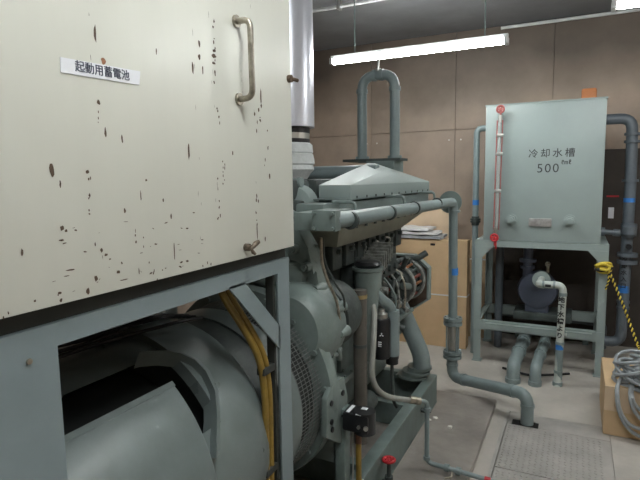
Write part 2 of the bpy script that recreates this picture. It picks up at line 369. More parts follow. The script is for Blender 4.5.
# ------------------------------------------------------------ battery cabinet
CX = -.85; CZ = 1.376; CY1 = 1.523
cab = thing('battery_cabinet', (-1.15, .8, CZ), 'large cream steel cabinet with chipped paint and a handle, standing on the grey frame', 'cabinet')
MB().box(-1.45, CX - .022, -.25, CY1 - .004, CZ, 2.62, bev=.003).build('body', cream, cab)
d = MB().box(CX - .02, CX, -.25, CY1, CZ, 2.62, bev=.003)
CH = [(.7842, 1.395, .03, .003, 1, 0), (0.749, 1.887, 0.007, 0.036, 1, 0), (0.765, 1.838, 0.013, 0.017, 2, 0), (0.747, 1.756, 0.01, 0.011, 1, 0), (0.745, 1.737, 0.003, 0.006, 1, 0), (0.744, 1.725, 0.003, 0.006, 1, 0), (0.743, 1.717, 0.002, 0.003, 1, 0), (0.759, 1.699, 0.006, 0.026, 1, 0), (0.801, 1.688, 0.005, 0.018, 1, 0), (0.634, 1.623, 0.012, 0.032, 1, 0), (0.649, 1.598, 0.004, 0.015, 1, 0), (0.71, 1.62, 0.011, 0.01, 1, 0), (0.844, 1.569, 0.004, 0.026, 1, 0), (0.862, 1.603, 0.006, 0.007, 1, 0), (0.912, 1.557, 0.005, 0.011, 1, 0), (0.935, 1.519, 0.005, 0.014, 1, 0), (1.007, 1.674, 0.008, 0.045, 1, 0), (0.913, 1.887, 0.004, 0.016, 1, 0), (1.035, 1.872, 0.007, 0.033, 1, 0), (1.063, 1.935, 0.008, 0.019, 1, 0), (1.061, 1.903, 0.012, 0.014, 1, 0), (1.119, 1.917, 0.023, 0.012, 1, 0), (1.073, 1.874, 0.005, 0.024, 1, 0), (1.188, 1.674, 0.007, 0.014, 1, 0), (1.338, 1.846, 0.008, 0.052, 1, 0), (1.376, 1.611, 0.009, 0.018, 1, 0), (0.797, 1.539, 0.007, 0.012, 1, 0), (0.646, 1.517, 0.009, 0.01, 1, 0), (0.654, 1.511, 0.007, 0.006, 1, 0), (0.643, 1.495, 0.013, 0.004, 1, 0), (0.566, 1.483, 0.006, 0.014, 1, 0), (0.731, 1.465, 0.007, 0.01, 1, 0), (0.742, 1.454, 0.01, 0.006, 1, 0), (0.751, 1.444, 0.007, 0.004, 1, 0), (0.714, 1.411, 0.01, 0.014, 1, 0), (0.693, 1.389, 0.009, 0.014, 1, 0), (0.657, 1.437, 0.022, 0.004, 1, 0), (0.648, 1.427, 0.015, 0.002, 1, 0), (0.633, 1.384, 0.007, 0.009, 1, 0), (0.717, 1.479, 0.004, 0.01, 1, 0), (0.77, 1.414, 0.01, 0.008, 1, 0), (0.823, 1.471, 0.005, 0.007, 1, 0), (0.94, 1.438, 0.004, 0.052, 1, 0), (0.827, 1.406, 0.003, 0.017, 1, 0), (1.298, 1.449, 0.006, 0.06, 1, 0), (1.341, 1.42, 0.007, 0.022, 1, 0), (0.524, 1.378, 0.003, 0.007, 1, 0), (0.533, 1.384, 0.003, 0.006, 1, 0), (0.582, 1.394, 0.005, 0.005, 1, 0), (0.628, 1.395, 0.004, 0.004, 1, 0), (0.708, 1.546, 0.004, 0.005, 1, 0), (0.712, 1.575, 0.004, 0.009, 1, 0), (0.712, 1.606, 0.004, 0.006, 1, 0), (0.716, 1.608, 0.003, 0.008, 1, 0), (0.708, 1.539, 0.005, 0.004, 1, 0), (0.709, 1.569, 0.004, 0.005, 1, 0), (0.711, 1.577, 0.002, 0.005, 1, 0), (0.711, 1.572, 0.002, 0.004, 1, 0), (0.71, 1.575, 0.003, 0.003, 1, 0), (1.125, 1.93, 0.007, 0.005, 1, 0), (1.123, 1.87, 0.004, 0.007, 1, 0), (1.122, 1.899, 0.008, 0.008, 1, 0), (1.124, 1.907, 0.004, 0.009, 1, 0), (1.122, 1.873, 0.006, 0.009, 1, 0), (1.121, 1.989, 0.007, 0.008, 1, 0), (1.119, 1.93, 0.007, 0.01, 1, 0), (1.122, 1.952, 0.006, 0.011, 1, 0), (1.124, 1.961, 0.006, 0.004, 1, 0), (1.116, 1.899, 0.008, 0.009, 1, 0), (1.126, 2.004, 0.006, 0.012, 1, 0), (1.125, 1.933, 0.008, 0.006, 1, 0), (1.117, 1.851, 0.007, 0.008, 1, 0), (1.12, 1.93, 0.008, 0.004, 1, 0), (1.122, 1.878, 0.008, 0.011, 1, 0), (1.126, 1.937, 0.006, 0.008, 1, 0), (1.111, 1.499, 0.006, 0.006, 1, 0), (1.12, 1.546, 0.005, 0.007, 1, 0), (1.119, 1.529, 0.006, 0.008, 1, 0), (1.116, 1.578, 0.003, 0.01, 1, 0), (1.122, 1.507, 0.006, 0.012, 1, 0), (1.114, 1.502, 0.006, 0.005, 1, 0), (1.117, 1.605, 0.006, 0.007, 1, 0), (1.141, 1.622, 0.004, 0.005, 1, 0), (1.142, 1.634, 0.004, 0.007, 1, 0), (1.15, 1.642, 0.004, 0.008, 1, 0), (1.141, 1.65, 0.005, 0.005, 1, 0), (1.139, 1.591, 0.006, 0.006, 1, 0), (1.146, 1.601, 0.004, 0.005, 1, 0), (1.141, 1.612, 0.004, 0.01, 1, 0), (1.149, 1.632, 0.004, 0.013, 1, 0), (1.333, 1.774, 0.006, 0.011, 1, 0), (1.315, 1.768, 0.005, 0.011, 1, 0), (1.302, 1.79, 0.008, 0.013, 1, 0), (1.31, 1.743, 0.006, 0.014, 1, 0), (1.331, 1.783, 0.006, 0.004, 1, 0), (1.339, 1.817, 0.008, 0.014, 1, 0), (1.325, 1.804, 0.008, 0.015, 1, 0), (1.329, 1.775, 0.006, 0.008, 1, 0), (1.296, 1.503, 0.006, 0.006, 1, 0), (1.294, 1.504, 0.005, 0.01, 1, 0), (1.297, 1.481, 0.007, 0.004, 1, 0), (1.298, 1.541, 0.008, 0.013, 1, 0), (1.301, 1.553, 0.007, 0.013, 1, 0), (1.309, 1.538, 0.007, 0.012, 1, 0), (1.299, 1.468, 0.005, 0.012, 1, 0), (1.125, 1.786, 0.006, 0.006, 1, 0), (1.132, 1.765, 0.006, 0.008, 1, 0), (1.128, 1.78, 0.006, 0.009, 1, 0), (1.134, 1.75, 0.004, 0.009, 1, 0), (0.823, 1.495, 0.002, 0.01, 1, 0), (0.844, 1.458, 0.003, 0.008, 1, 0), (0.845, 1.478, 0.003, 0.005, 1, 0), (0.822, 1.485, 0.004, 0.007, 1, 0), (1.37, 1.695, 0.006, 0.013, 1, 0), (1.37, 1.748, 0.007, 0.006, 1, 0), (1.349, 1.643, 0.004, 0.007, 1, 0), (1.372, 1.699, 0.005, 0.006, 1, 0), (1.353, 1.66, 0.005, 0.014, 1, 0), (0.88, 1.378, 0.004, 0.006, 1, 0), (0.872, 1.4, 0.003, 0.008, 1, 0), (0.858, 1.421, 0.004, 0.006, 1, 0), (0.898, 1.397, 0.004, 0.004, 1, 0), (0.921, 1.371, 0.005, 0.005, 1, 0), (0.869, 1.395, 0.004, 0.008, 1, 0), (1.061, 1.389, 0.004, 0.009, 1, 0), (1.042, 1.384, 0.004, 0.007, 1, 0), (1.075, 1.383, 0.005, 0.01, 1, 0)]
def blob(b, y, z, w, h, mi, sl=0):
    n = 11; V = []
    for k in range(n):
        a = 2 * math.pi * k / n; q = random.uniform(.65, 1.1)
        V.append(b.b.verts.new((CX + .0006, y + math.cos(a) * w / 2 * q + sl * math.sin(a), z + math.sin(a) * h / 2 * q)))
    fc = b.b.faces.new(V); fc.material_index = mi
for y, z, w_, h_, mi, sl in CH: blob(d, y, z, w_, h_, mi, sl)
rs = random.Random(21)
for k in range(34): blob(d, rs.uniform(.62, 1.06), 1.395 + rs.random() ** 1.6 * .13, rs.uniform(.001, .012), rs.uniform(.001, .006), 1, rs.uniform(-.004, .004))
for k in range(26):
    yy = rs.choice((1.04, 1.11, 1.245, 1.30, .735)) + rs.uniform(-.006, .006); blob(d, yy, rs.uniform(1.42, 2.15), .0012, rs.uniform(.003, .02), 1)
door = d.build('door', [cream, chip, chip_orange], cab)
MB().tube([(CX - .004, 1.222, 2.028), (CX + .047, 1.222, 2.028), (CX + .047, 1.224, 1.822), (CX - .004, 1.224, 1.822)], .0085, fil=.03).cyl((CX, 1.222, 2.028), (CX + .006, 1.222, 2.028), .017).cyl((CX, 1.224, 1.822), (CX + .006, 1.224, 1.822), .017).build('handle', old_steel, door)
s = MB().prism([(.666, 1.799), (.856, 1.805), (.861, 1.834), (.667, 1.826)], 'x', CX + .0004, CX + .0018).build('name_sign', white_p, door, smooth=False)
MT = Matrix.Rotation(R(1.3), 3, 'X') @ ROT_X
text('sign_lettering', '起動用蓄電池', .0222, (CX + .0022, .763, 1.8165), MT, navy_ink, s, bold=.0001)
# wing bolt near the lower corner
k = MB().cyl((CX, 1.235, 1.408), (CX + .014, 1.235, 1.408), .011).cyl((CX + .014, 1.235, 1.408), (CX + .024, 1.235, 1.408), .007)
k.tube([(CX + .02, 1.235, 1.404), (CX + .026, 1.250, 1.418), (CX + .028, 1.262, 1.422)], .005, radii=[.005, .008, .006]).tube([(CX + .02, 1.235, 1.404), (CX + .024, 1.238, 1.394), (CX + .026, 1.246, 1.388)], .004, radii=[.004, .006, .004])
k.build('wing_bolt', mat('rusty_metal', (.20, .16, .12), .45, metal=.4, noise=.4, scale=80), door)
MB().cyl((CX + .0, 1.507, 1.922), (CX + .012, 1.507, 1.922), .012).cyl((CX + .010, 1.505, 1.922), (CX + .012, 1.545, 1.922), .006).build('hinge_bolt', chip, door)

# ------------------------------------------------------------ frame under the cabinet
FX = -.87; FT = 1.338
fr = thing('cabinet_frame', (-1.1, .8, .25), 'blue-grey angle steel frame carrying the cream cabinet beside the generator', 'frame')
MB().box(-1.42, CX - .035, -.22, 1.521, FT, CZ - .001).build('rubber_strip', dark_rubber, fr)
MB().box(FX - .05, FX, -.22, 1.518, FT - .044, FT).box(-1.42, -1.37, -.22, 1.518, FT - .044, FT).box(-1.37, FX - .05, 1.44, 1.517, FT - .043, FT - .001).build('top_rail', frame_paint, fr)
MB().box(FX - .006, FX, 1.444, 1.518, .25, FT - .044).box(FX - .05, FX - .006, 1.512, 1.518, .25, FT - .044).build('post', frame_paint, fr)
MB().box(-1.42, -1.37, 1.437, 1.518, .25, FT - .044).build('post', frame_paint, fr)
MB().box(FX - .006, FX, .1, .634, .25, FT - .044).build('side_panel', frame_paint, fr)
MB().box(FX - .04, FX - .012, 1.430, 1.442, .25, 1.29).build('dark_strip', dark_rubber, fr)  # dark strip added for the dark inner face of the post
bl = MB().prism([(1.172, 1.294), (1.225, 1.294), (1.437, 1.06), (1.437, 1.12 - .01), (1.437, 1.055)][:0] or [(1.175, 1.30), (1.255, 1.30), (1.45, 1.115), (1.45, 1.035)], 'x', FX - .006, FX)
bl.build('brace', frame_paint, fr)
MB().cyl((FX, .575, 1.283), (FX + .004, .575, 1.283), .0055, seg=10).build('bolt', old_steel, fr)
MB().box(FX - .08, FX + .01, 1.42, 1.50, .245, .252).build('foot_plate', frame_paint, fr)

# ------------------------------------------------------------ skid
sk = thing('base_skid', (-1.32, 1.5, .045), 'grey welded channel steel base under the generator and engine', 'base frame')
def chan(b, x0, x1, y0, y1, z0, z1, side):
    b.box(x0, x1, y0, y1, z1 - .014, z1, bev=.002).box(x0, x1, y0, y1, z0, z0 + .012)
    if side > 0: b.box(x1 - .012, x1 - .002, y0, y1, z0, z1 - .005)
    else: b.box(x0, x0 + .01, y0, y1, z0, z1 - .005)
b = MB(); chan(b, -.885, -.82, -.2, 3.455, .045, .245, 1); b.build('side_rail', skid_paint, sk)
b = MB(); chan(b, -1.84, -1.77, -.2, 3.455, .045, .245, -1); b.build('side_rail', skid_paint, sk)
MB().box(-1.77, -.884, 3.395, 3.455, .045, .245, bev=.002).box(-1.08, -.884, 3.33, 3.395, .229, .245).build('end_beam', skid_paint, sk)
for y in (2.25, 3.0): MB().box(-1.77, -.884, y, y + .06, .05, .19).build('cross_beam', skid_paint, sk)
MB().bolt((-.815, 3.05, .16), 'x', .016, .03).bolt((-.79, 3.05, .16), 'x', .009, .03).build('earth_stud', engine_dark, sk)

# ------------------------------------------------------------ generator
GX, GZ = -1.3, .70
gen = thing('generator', (GX, 1.0, .25), 'round grey generator drum with a hooded air outlet, seen through the frame opening', 'generator')
b = MB()
b.lathe([(1.165, .40), (1.17, .436), (1.30, .432), (1.38, .42), (1.405, .405), (1.41, .38), (1.41, .30)], (GX, 0, GZ), 'y', seg=72, close=False)
b.lathe([(-.2, .415), (1.17, .415)], (GX, 0, GZ), 'y', seg=40, a0=65, a1=200)
b.lathe([(1.05, .436), (1.17, .436)], (GX, 0, GZ), 'y', seg=40, a0=-90, a1=27)
b.build('drum', gen_paint, gen)
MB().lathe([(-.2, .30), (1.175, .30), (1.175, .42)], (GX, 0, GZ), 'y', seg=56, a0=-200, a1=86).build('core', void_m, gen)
MB().lathe([(.2, .405), (1.066, .405), (1.066, .458), (1.058, .462), (.2, .462), (.2, .405)], (GX, 0, GZ), 'y', seg=44, a0=-75, a1=47).prism([(GX + math.cos(R(46.5)) * q, GZ + math.sin(R(46.5)) * q) for q in (.405,)] + [(GX + math.cos(R(46.5)) * .463, GZ + math.sin(R(46.5)) * .463), (GX + math.cos(R(48.5)) * .463, GZ + math.sin(R(48.5)) * .463), (GX + math.cos(R(48.5)) * .405, GZ + math.sin(R(48.5)) * .405)], 'y', .2, 1.066).build('lower_cover', gen_paint, gen)
# hood: curved lip leaning from the top towards the near side, then following the drum down
hb = MB(); pr_ = [(64.5, 1.055), (64, 1.075), (61, 1.125), (57, 1.165), (52, 1.19), (46, 1.195), (38, 1.18), (30, 1.14), (24, 1.105), (18, 1.08)]
rows = []
for a, y in pr_:
    c, s_ = math.cos(R(a)), math.sin(R(a)); row = []
    for rr, dy in ((.405, 0), (.462, 0), (.455, .022), (.405, .026)): row.append(hb.b.verts.new((GX + c * rr, y + dy, GZ + s_ * rr)))
    rows.append(row)
for A, B in zip(rows, rows[1:]):
    for k in range(4): hb.b.faces.new((A[k], A[(k + 1) % 4], B[(k + 1) % 4], B[k]))
hb.b.faces.new(rows[0]); hb.b.faces.new(rows[-1][::-1])
hb.build('outlet_hood', gen_paint, gen)
b = MB()
b.lathe([(1.40, .37), (1.56, .37)], (GX, 0, GZ), 'y', seg=48, close=False)
b.build('neck', engine_dark, gen)
b = MB().lathe([(1.56, .33), (1.56, .385), (1.60, .392), (1.665, .392), (1.67, .36)], (GX, 0, GZ - .01), 'y', seg=72, close=False); b.build('front_ring', gen_paint, gen)
b = MB()     # wire mesh band
for k in range(150):
    a = R(k * 2.4); c, s_ = math.cos(a), math.sin(a); b.tube([(GX + .382 * c, 1.66, GZ - .01 + .382 * s_), (GX + .395 * c, 1.84, GZ - .01 + .395 * s_)], .0013, seg=4)
for q in range(6):
    b.torus((GX, 1.68 + q * .027, GZ - .01), 'y', .384 + q * .002, .0017, seg=72, sg=4)
b.build('wire_mesh', mat('mesh_wire', (.16, .17, .165), .5), gen)
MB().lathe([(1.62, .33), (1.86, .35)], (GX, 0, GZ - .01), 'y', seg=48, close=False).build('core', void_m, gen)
MB().box(GX - .3, GX + .3, .5, .6, .246, .32).box(GX - .3, GX + .3, 1.15, 1.25, .246, .32).build('foot', gen_paint, gen)
b = MB()     # control wiring lying on top of the drum
for i in range(4):
    x = -1.36 + i * .03; b.tube([(x, .5, 1.135), (x + random.uniform(-.05, .05), .8, 1.14), (x + .03, 1.05, 1.13), (x + random.uniform(0, .15), 1.3, 1.135 + random.uniform(0, .03)), (x + .1, 1.42, 1.12)], .006, fil=.08, seg=8)
b.build('loom', black, gen)
MB().box(-1.40, -1.30, 1.12, 1.38, 1.136, 1.142).build('paper_label', white_sheet, gen)

def cablerun(dx, dy, label):
    b = MB().tube([(-.955 + dx, 1.245 + dy, 1.33), (-.94 + dx, 1.265 + dy, 1.25), (-.915 + dx, 1.33 + dy, 1.14), (-.895 + dx, 1.385 + dy, 1.03), (-.893 + dx, 1.405 + dy, .9), (-.893 + dx, 1.40 + dy, .6), (-.893 + dx, 1.40 + dy, .27)], .0115, fil=.07, seg=12)
    return tag(b.build('power_cable', yellow), label, 'cable', 'yellow cables down the frame post')
cablerun(0, -.022, 'yellow power cable down the frame post, the one nearer the generator drum')
cablerun(0, .006, 'yellow power cable down the frame post, the one nearer the post')
for z in (.982, .632):
    tag(MB().box(-.91, -.879, 1.362, 1.430, z - .012, z + .012, bev=.004).build('cable_clamp', dark_rubber), 'dark clamp around the yellow cables, ' + ('the upper one below the brace' if z > .8 else 'the lower one at the bottom of the photo'), 'clamp', 'clamps on the yellow cables')

# ------------------------------------------------------------ engine
eng = thing('diesel_engine', (-1.25, 2.7, .25), 'grey diesel engine with hoses and filters between the generator and the back wall', 'engine')
# bell housing
b = MB().lathe([(1.845, .33), (1.845, .43), (1.865, .437), (1.90, .437), (1.91, .425), (1.93, .385), (2.02, .34), (2.12, .32), (2.12, .2)], (GX, 0, GZ), 'y', seg=72, close=False)
for a in range(-60, 120, 22):
    c, s_ = math.cos(R(a)), math.sin(R(a)); b.tube([(GX + .405 * c, 1.848, GZ + .405 * s_), (GX + .405 * c, 1.832, GZ + .405 * s_)], .012, seg=6)
b.build('bell_housing', engine_paint, eng)
b = MB().prism([(1.79, .56), (1.80, .72), (1.86, .765), (1.97, .755), (2.01, .66), (2.01, .47), (1.93, .47)], 'x', -.895, -.868, bev=.008)
b.build('mount_bracket', engine_paint, eng)
b = MB()
for y, z in ((1.835, .69), (1.835, .61), (1.84, .575), (1.95, .69), (1.95, .59)): b.cyl((-.87, y, z), (-.862, y, z), .012, seg=10)
b.build('bracket_hole', black, eng)
# gear bump
b = MB().lathe([(1.84, .15), (1.87, .185), (1.93, .20), (2.03, .195), (2.035, .17)], (-1.075, 0, .965), 'y', seg=40)
for a in (62, 25, -8, -40):
    c, s_ = math.cos(R(a)), math.sin(R(a)); b.tube([(-1.075 + .19 * c, 2.04, .965 + .19 * s_), (-1.075 + .19 * c, 1.97, .965 + .19 * s_)], .026, seg=14, radii=[.026, .016])
b.build('gear_cover', engine_paint, eng)
MB().lathe([(2.06, .10), (2.08, .15), (2.16, .16), (2.24, .15), (2.26, .10)], (-1.04, 0, .97), 'y', seg=32).build('pump_drive_cover', engine_dark, eng)
# rear timing case
b = MB().prism([(-1.62, .8), (-1.62, 1.38), (-1.5, 1.50), (-1.22, 1.50), (-1.09, 1.44), (-1.045, 1.30), (-.985, 1.20), (-.965, 1.08), (-1.0, .8)], 'y', 1.96, 2.06, bev=.018)
for x, z in ((-1.09, 1.30), (-1.03, 1.225), (-.985, 1.13), (-1.12, 1.40), (-1.22, 1.46)):
    b.tube([(x, 1.93, z), (x, 2.0, z)], .026, seg=14, radii=[.018, .028]); b.bolt((x, 1.935, z), '-y', .012, .014)
b.lathe([(1.90, .05), (1.92, .09), (1.97, .11)], (-1.22, 0, 1.22), 'y', seg=24)
b.lathe([(1.92, .03), (1.93, .055), (1.97, .07)], (-1.10, 0, 1.18), 'y', seg=20)
b.build('timing_case', engine_paint, eng)
# block, sump, head
MB().box(-1.56, -1.10, 2.05, 3.42, .62, 1.32, bev=.02).build('block', engine_dark, eng)
b = MB()
for i in range(5):
    y = 2.14 + i * .25; b.box(-1.10, -1.07, y, y + .20, .58, .86, bev=.008)
    for yy, zz in ((y + .02, .60), (y + .18, .60), (y + .02, .84), (y + .18, .84)): b.bolt((-1.07, yy, zz), 'x', .010, .008)
b.build('inspection_cover', engine_paint, eng)
b = MB().hexa([(-1.45, 2.1, .30), (-1.14, 2.1, .30), (-1.14, 3.3, .30), (-1.45, 3.3, .30), (-1.56, 2.05, .57), (-1.05, 2.05, .57), (-1.05, 3.4, .57), (-1.56, 3.4, .57)], bev=.015)
b.box(-1.6, -1.02, 2.04, 3.42, .565, .59)
for i in range(16): b.bolt((-1.03, 2.1 + i * .085, .588), 'z', .009, .01)
b.build('oil_pan', engine_paint, eng)
b = MB()
for i in range(5):
    y = 2.12 + i * .26; b.box(-1.5, -1.16, y, y + .23, 1.32, 1.50, bev=.02); b.box(-1.45, -1.2, y + .02, y + .21, 1.50, 1.60, bev=.025)
b.build('cylinder_head', engine_dark, eng)
# charge air cooler with pyramid hood
b = MB().box(-1.125, -.965, 2.24, 3.74, 1.385, 1.49, bev=.004)
b.box(-1.14, -.945, 2.22, 3.77, 1.500, 1.505).box(-1.14, -.945, 2.22, 3.77, 1.375, 1.39)
b.build('cooler_core', engine_paint, eng)
b = MB().box(-1.115, -.95, 2.25, 3.70, 1.505, 1.57, bev=.003)
b.hexa([(-1.115, 2.25, 1.57), (-.95, 2.25, 1.57), (-.95, 3.70, 1.57), (-1.115, 3.70, 1.57), (-1.125, 2.94, 1.69), (-1.012, 2.94, 1.652), (-1.012, 3.06, 1.652), (-1.125, 3.06, 1.69)])
b.build('cooler_hood', tank_paint, eng)
b = MB()
for i in range(11):
    y = 2.33 + i * .132; b.bolt((-.955, y, 1.503), 'z', .010, .014); b.bolt((-.955, y, 1.375), '-z', .010, .014)
b.build('flange_bolt', engine_dark, eng)
MB().hexa([(-1.14, 2.17, 1.285), (-.985, 2.17, 1.285), (-.985, 3.12, 1.283), (-1.14, 3.12, 1.283), (-1.14, 2.13, 1.378), (-.955, 2.13, 1.378), (-.955, 3.70, 1.378), (-1.14, 3.70, 1.378)], bev=.003).build('lower_duct', mat('duct_stained_paint', (.26, .265, .215), .45, noise=.15), eng)
MB().box(-1.14, -1.0, 2.06, 2.24, 1.39, 1.49, bev=.012).build('cooler_end_tank', engine_paint, eng)
# coolant outlet box
MB().box(-.898, -.80, 1.75, 1.80, 1.404, 1.482, bev=.003).bolt((-.81, 1.75, 1.415), '-y', .007).bolt((-.888, 1.75, 1.415), '-y', .007).bolt((-.81, 1.75, 1.471), '-y', .007).bolt((-.888, 1.75, 1.471), '-y', .007).box(-1.0, -.88, 1.79, 2.1, 1.40, 1.47, bev=.005).build('coolant_outlet', engine_paint, eng)
for y in (2.05, 2.75, 3.42):
    MB().tube([(-.95, y, 1.50), (-.845, y, 1.50), (-.838, y, 1.395), (-.95, y, 1.395)], .008, fil=.02, seg=8).build('pipe_hanger', engine_paint, eng)
# turbocharger and inlet
b = MB().lathe([(0, .04), (.02, .09), (.07, .105), (.12, .08), (.14, .05)], (-1.22, 2.18, 1.47), 'y', seg=28)
b.cyl((-1.22, 2.3, 1.47), (-1.22, 2.36, 1.47), .055)
b.build('turbocharger', tank_paint, eng)
MB().cyl((-1.29, 2.22, 1.59), (-1.20, 2.22, 1.585), .018).cyl((-1.21, 2.22, 1.585), (-1.19, 2.22, 1.585), .024).build('oil_feed', tank_paint, eng)
MB().tube([(-1.9, 2.9, 1.635), (-1.2, 2.9, 1.635), (-1.05, 2.9, 1.64)], .042, fil=.05, seg=24).build('intake_duct', pipe_paint, eng)
# injection pump, lines, clutter under the cooler
b = MB().box(-1.10, -.98, 2.45, 3.05, 1.02, 1.14, bev=.015)
for i in range(6): b.cyl((-1.03, 2.5 + i * .1, 1.13), (-1.03, 2.5 + i * .1, 1.19), .018).cyl((-1.0, 2.5 + i * .1, 1.07), (-.965, 2.5 + i * .1, 1.07), .02)
b.build('injection_pump', engine_dark, eng)
for i in range(6):
    y = 2.5 + i * .1
    MB().tube([(-1.03, y, 1.19), (-1.03 + .03 * (i % 2), y, 1.24), (-1.07, y - .12, 1.26), (-1.15, y - .2 + i * .06, 1.33)], .0055, fil=.03, seg=8).build('fuel_line', steel if i % 2 else engine_dark, eng)
b = MB()
for i in range(7): b.box(-1.08, -1.02, 2.2 + i * .16, 2.31 + i * .16, 1.165, 1.30, bev=.01); b.bolt((-1.02, 2.25 + i * .16, 1.25), 'x', .014, .02)
b.build('exhaust_port', engine_dark, eng)
# canister (oil cooler) with pipes
b = MB().lathe([(.66, .03), (.80, .04), (.95, .052), (1.02, .058), (1.05, .068), (1.075, .070), (1.13, .072), (1.135, .080), (1.15, .080)], (-.945, 2.46, 0), 'z', seg=32)
b.build('breather_canister', engine_paint, eng)
b = MB().lathe([(1.15, .06), (1.165, .072), (1.18, .06), (1.185, 0.001)], (-.945, 2.46, 0), 'z', seg=32); b.build('canister_cap', black, eng)
b = MB().box(-1.02, -.93, 2.52, 2.74, 1.07, 1.17, bev=.02, rot=(R(22), 0, 0))
for i in range(7): b.box(-1.01, -.895, 2.50 + i * .034, 2.512 + i * .034, 1.09 + i * .012, 1.175 + i * .012)
b.build('valve_block', mat('bare_cast_metal', (.30, .31, .29), .4, metal=.4, noise=.4, scale=30), eng)
MB().tube([(-.915, 2.275, 1.07), (-.915, 2.275, 1.0), (-.915, 2.275, .30)], .033, seg=18).build('drain_pipe', brown_pipe, eng)
MB().lathe([(0, .033), (0, .0355), (.018, .0355), (.018, .033)], (-.915, 2.275, 1.03), 'z', seg=20).build('pipe_band', mat('brass', (.42, .33, .17), .4, metal=.6), eng)
MB().cyl((-.915, 2.275, .79), (-.915, 2.275, .805), .0345).build('pipe_band', engine_dark, eng)
# oil filter
o = MB().lathe([(.63, .046), (.64, .052), (.835, .052), (.85, .046), (.855, .02)], (-.925, 2.60, 0), 'z', seg=28).build('oil_filter', black, eng)
MB().lathe([(.852, .036), (.875, .036), (.885, .022), (.90, .02)], (-.925, 2.60, 0), 'z', seg=18).build('filter_cap', steel, o)
q = MB()
def rh(b, cx, cz, s_, a):      # rhombus facing the camera side of the filter
    d1 = Vector((math.cos(a), math.sin(a))); d2 = Vector((-d1.y, d1.x)); F = Vector((.25, -.97, 0)).normalized(); S = Vector((.97, .25, 0))
    c0 = Vector((-.925, 2.60, .775)) + F * .0525
    V = []
    for t_, q_ in ((0, 0), (.5, .29), (1, 0), (.5, -.29)):
        p = Vector((cx, cz)) + d1 * t_ * s_ + d2 * q_ * s_; V.append(b.b.verts.new(c0 + S * p.x + Vector((0, 0, p.y))))
    b.b.faces.new(V)
for a in (90, 210, 330): rh(q, .008, -.005, .014, R(a))
q.build('three_diamond_mark', white_p, o, smooth=False)
b = MB()
for i in range(3): b.box(-.922, -.903, 2.5458, 2.548, .728 - i * .011, .734 - i * .011)
b.build('printed_lines', white_p, o, smooth=False)
# coolant pipe beside the filter
b = MB().tube([(-.955, 2.52, 1.02), (-.935, 2.62, .95), (-.915, 2.72, .89), (-.91, 2.745, .84), (-.91, 2.745, .60)], .03, fil=.05, seg=20, radii=None)
b.cyl((-.91, 2.745, .86), (-.91, 2.745, .60), .042, seg=24); b.build('return_pipe', pipe_paint, eng)
MB().cyl((-.91, 2.745, .60), (-.91, 2.745, .55), .036).cyl((-.91, 2.745, .582), (-.91, 2.745, .594), .039).build('pipe_coupling', black, eng)
MB().tube([(-.91, 2.745, .55), (-.91, 2.745, .47), (-.92, 2.80, .30), (-.92, 2.86, .24)], .010, fil=.04).build('drain_line', engine_dark, eng)
# wide strut pipe down to the skid
b = MB().tube([(-1.13, 3.28, .93), (-1.06, 3.29, .80), (-.90, 3.33, .42), (-.895, 3.335, .33)], .058, fil=.05, seg=24)
b.build('front_support_pipe', pipe_paint, eng)
b = MB()
for i, rr in enumerate((.10, .085, .094, .075, .082, .06)): b.cyl((-.965 + .012 * i, 3.36, .247 + i * .016), (-.965 + .012 * i, 3.36, .262 + i * .016), rr, seg=32)
b.build('rubber_mount', engine_paint, eng)
# alternator with open windings
al = MB().lathe([(3.20, .06), (3.21, .10), (3.30, .125)], (-1.06, 0, .90), 'y', seg=28)
al.lathe([(3.22, .10), (3.46, .112)], (-1.06, 0, .90), 'y', seg=28)
al.lathe([(3.42, .125), (3.46, .14), (3.52, .14), (3.54, .10)], (-1.06, 0, .90), 'y', seg=32)
al = al.build('alternator', engine_dark, eng)
b = MB()
for k in range(18):
    a = R(k * 20); c, s_ = math.cos(a), math.sin(a)
    b.tube([(-1.06 + .08 * c, 3.28, .90 + .08 * s_), (-1.06 + .125 * c, 3.31, .90 + .125 * s_), (-1.06 + .128 * c, 3.42, .90 + .128 * s_)], .010, fil=.02, seg=8, mi=k % 3)
b.build('winding', [copper, redvar, engine_dark], al)
b = MB()
for q in (0, 1): b.torus((-1.05, 3.25 + q * .2, .90), 'y', .125 + .008 * q, .012, seg=36)
b.build('alternator_ring', MATS['bare_cast_metal'], al)
b = MB()
rnd = random.Random(3)
for i in range(44):
    x, y, z = -1.0 + rnd.uniform(-.12, .05), 2.92 + rnd.uniform(-.28, .3), .90 + rnd.uniform(-.2, .2)
    rr = rnd.uniform(.008, .024); v = Vector((rnd.uniform(-1, 1), rnd.uniform(-1, 1), rnd.uniform(-1, 1))).normalized() * rnd.uniform(.03, .08)
    b.tube([Vector((x, y, z)) - v, Vector((x, y, z)) + v], rr, seg=10, mi=(0, 2, 0, 1, 4, 0, 3)[i % 7])
for i in range(3):
    y = 2.78 + i * .13; b.tube([(-.93, y, .80), (-.91 + rnd.uniform(-.02, .02), y + .02, .9), (-.95, y + .03, 1.0), (-1.04, y + .05, 1.06)], .007, fil=.05, seg=8, mi=(i + 1) % 4)
LOOSE.discard('accessory_fittings'); b.build('accessory_fittings', [engine_dark, engine_paint, MATS['bare_cast_metal'], old_steel, redvar], eng)['kind'] = 'stuff'
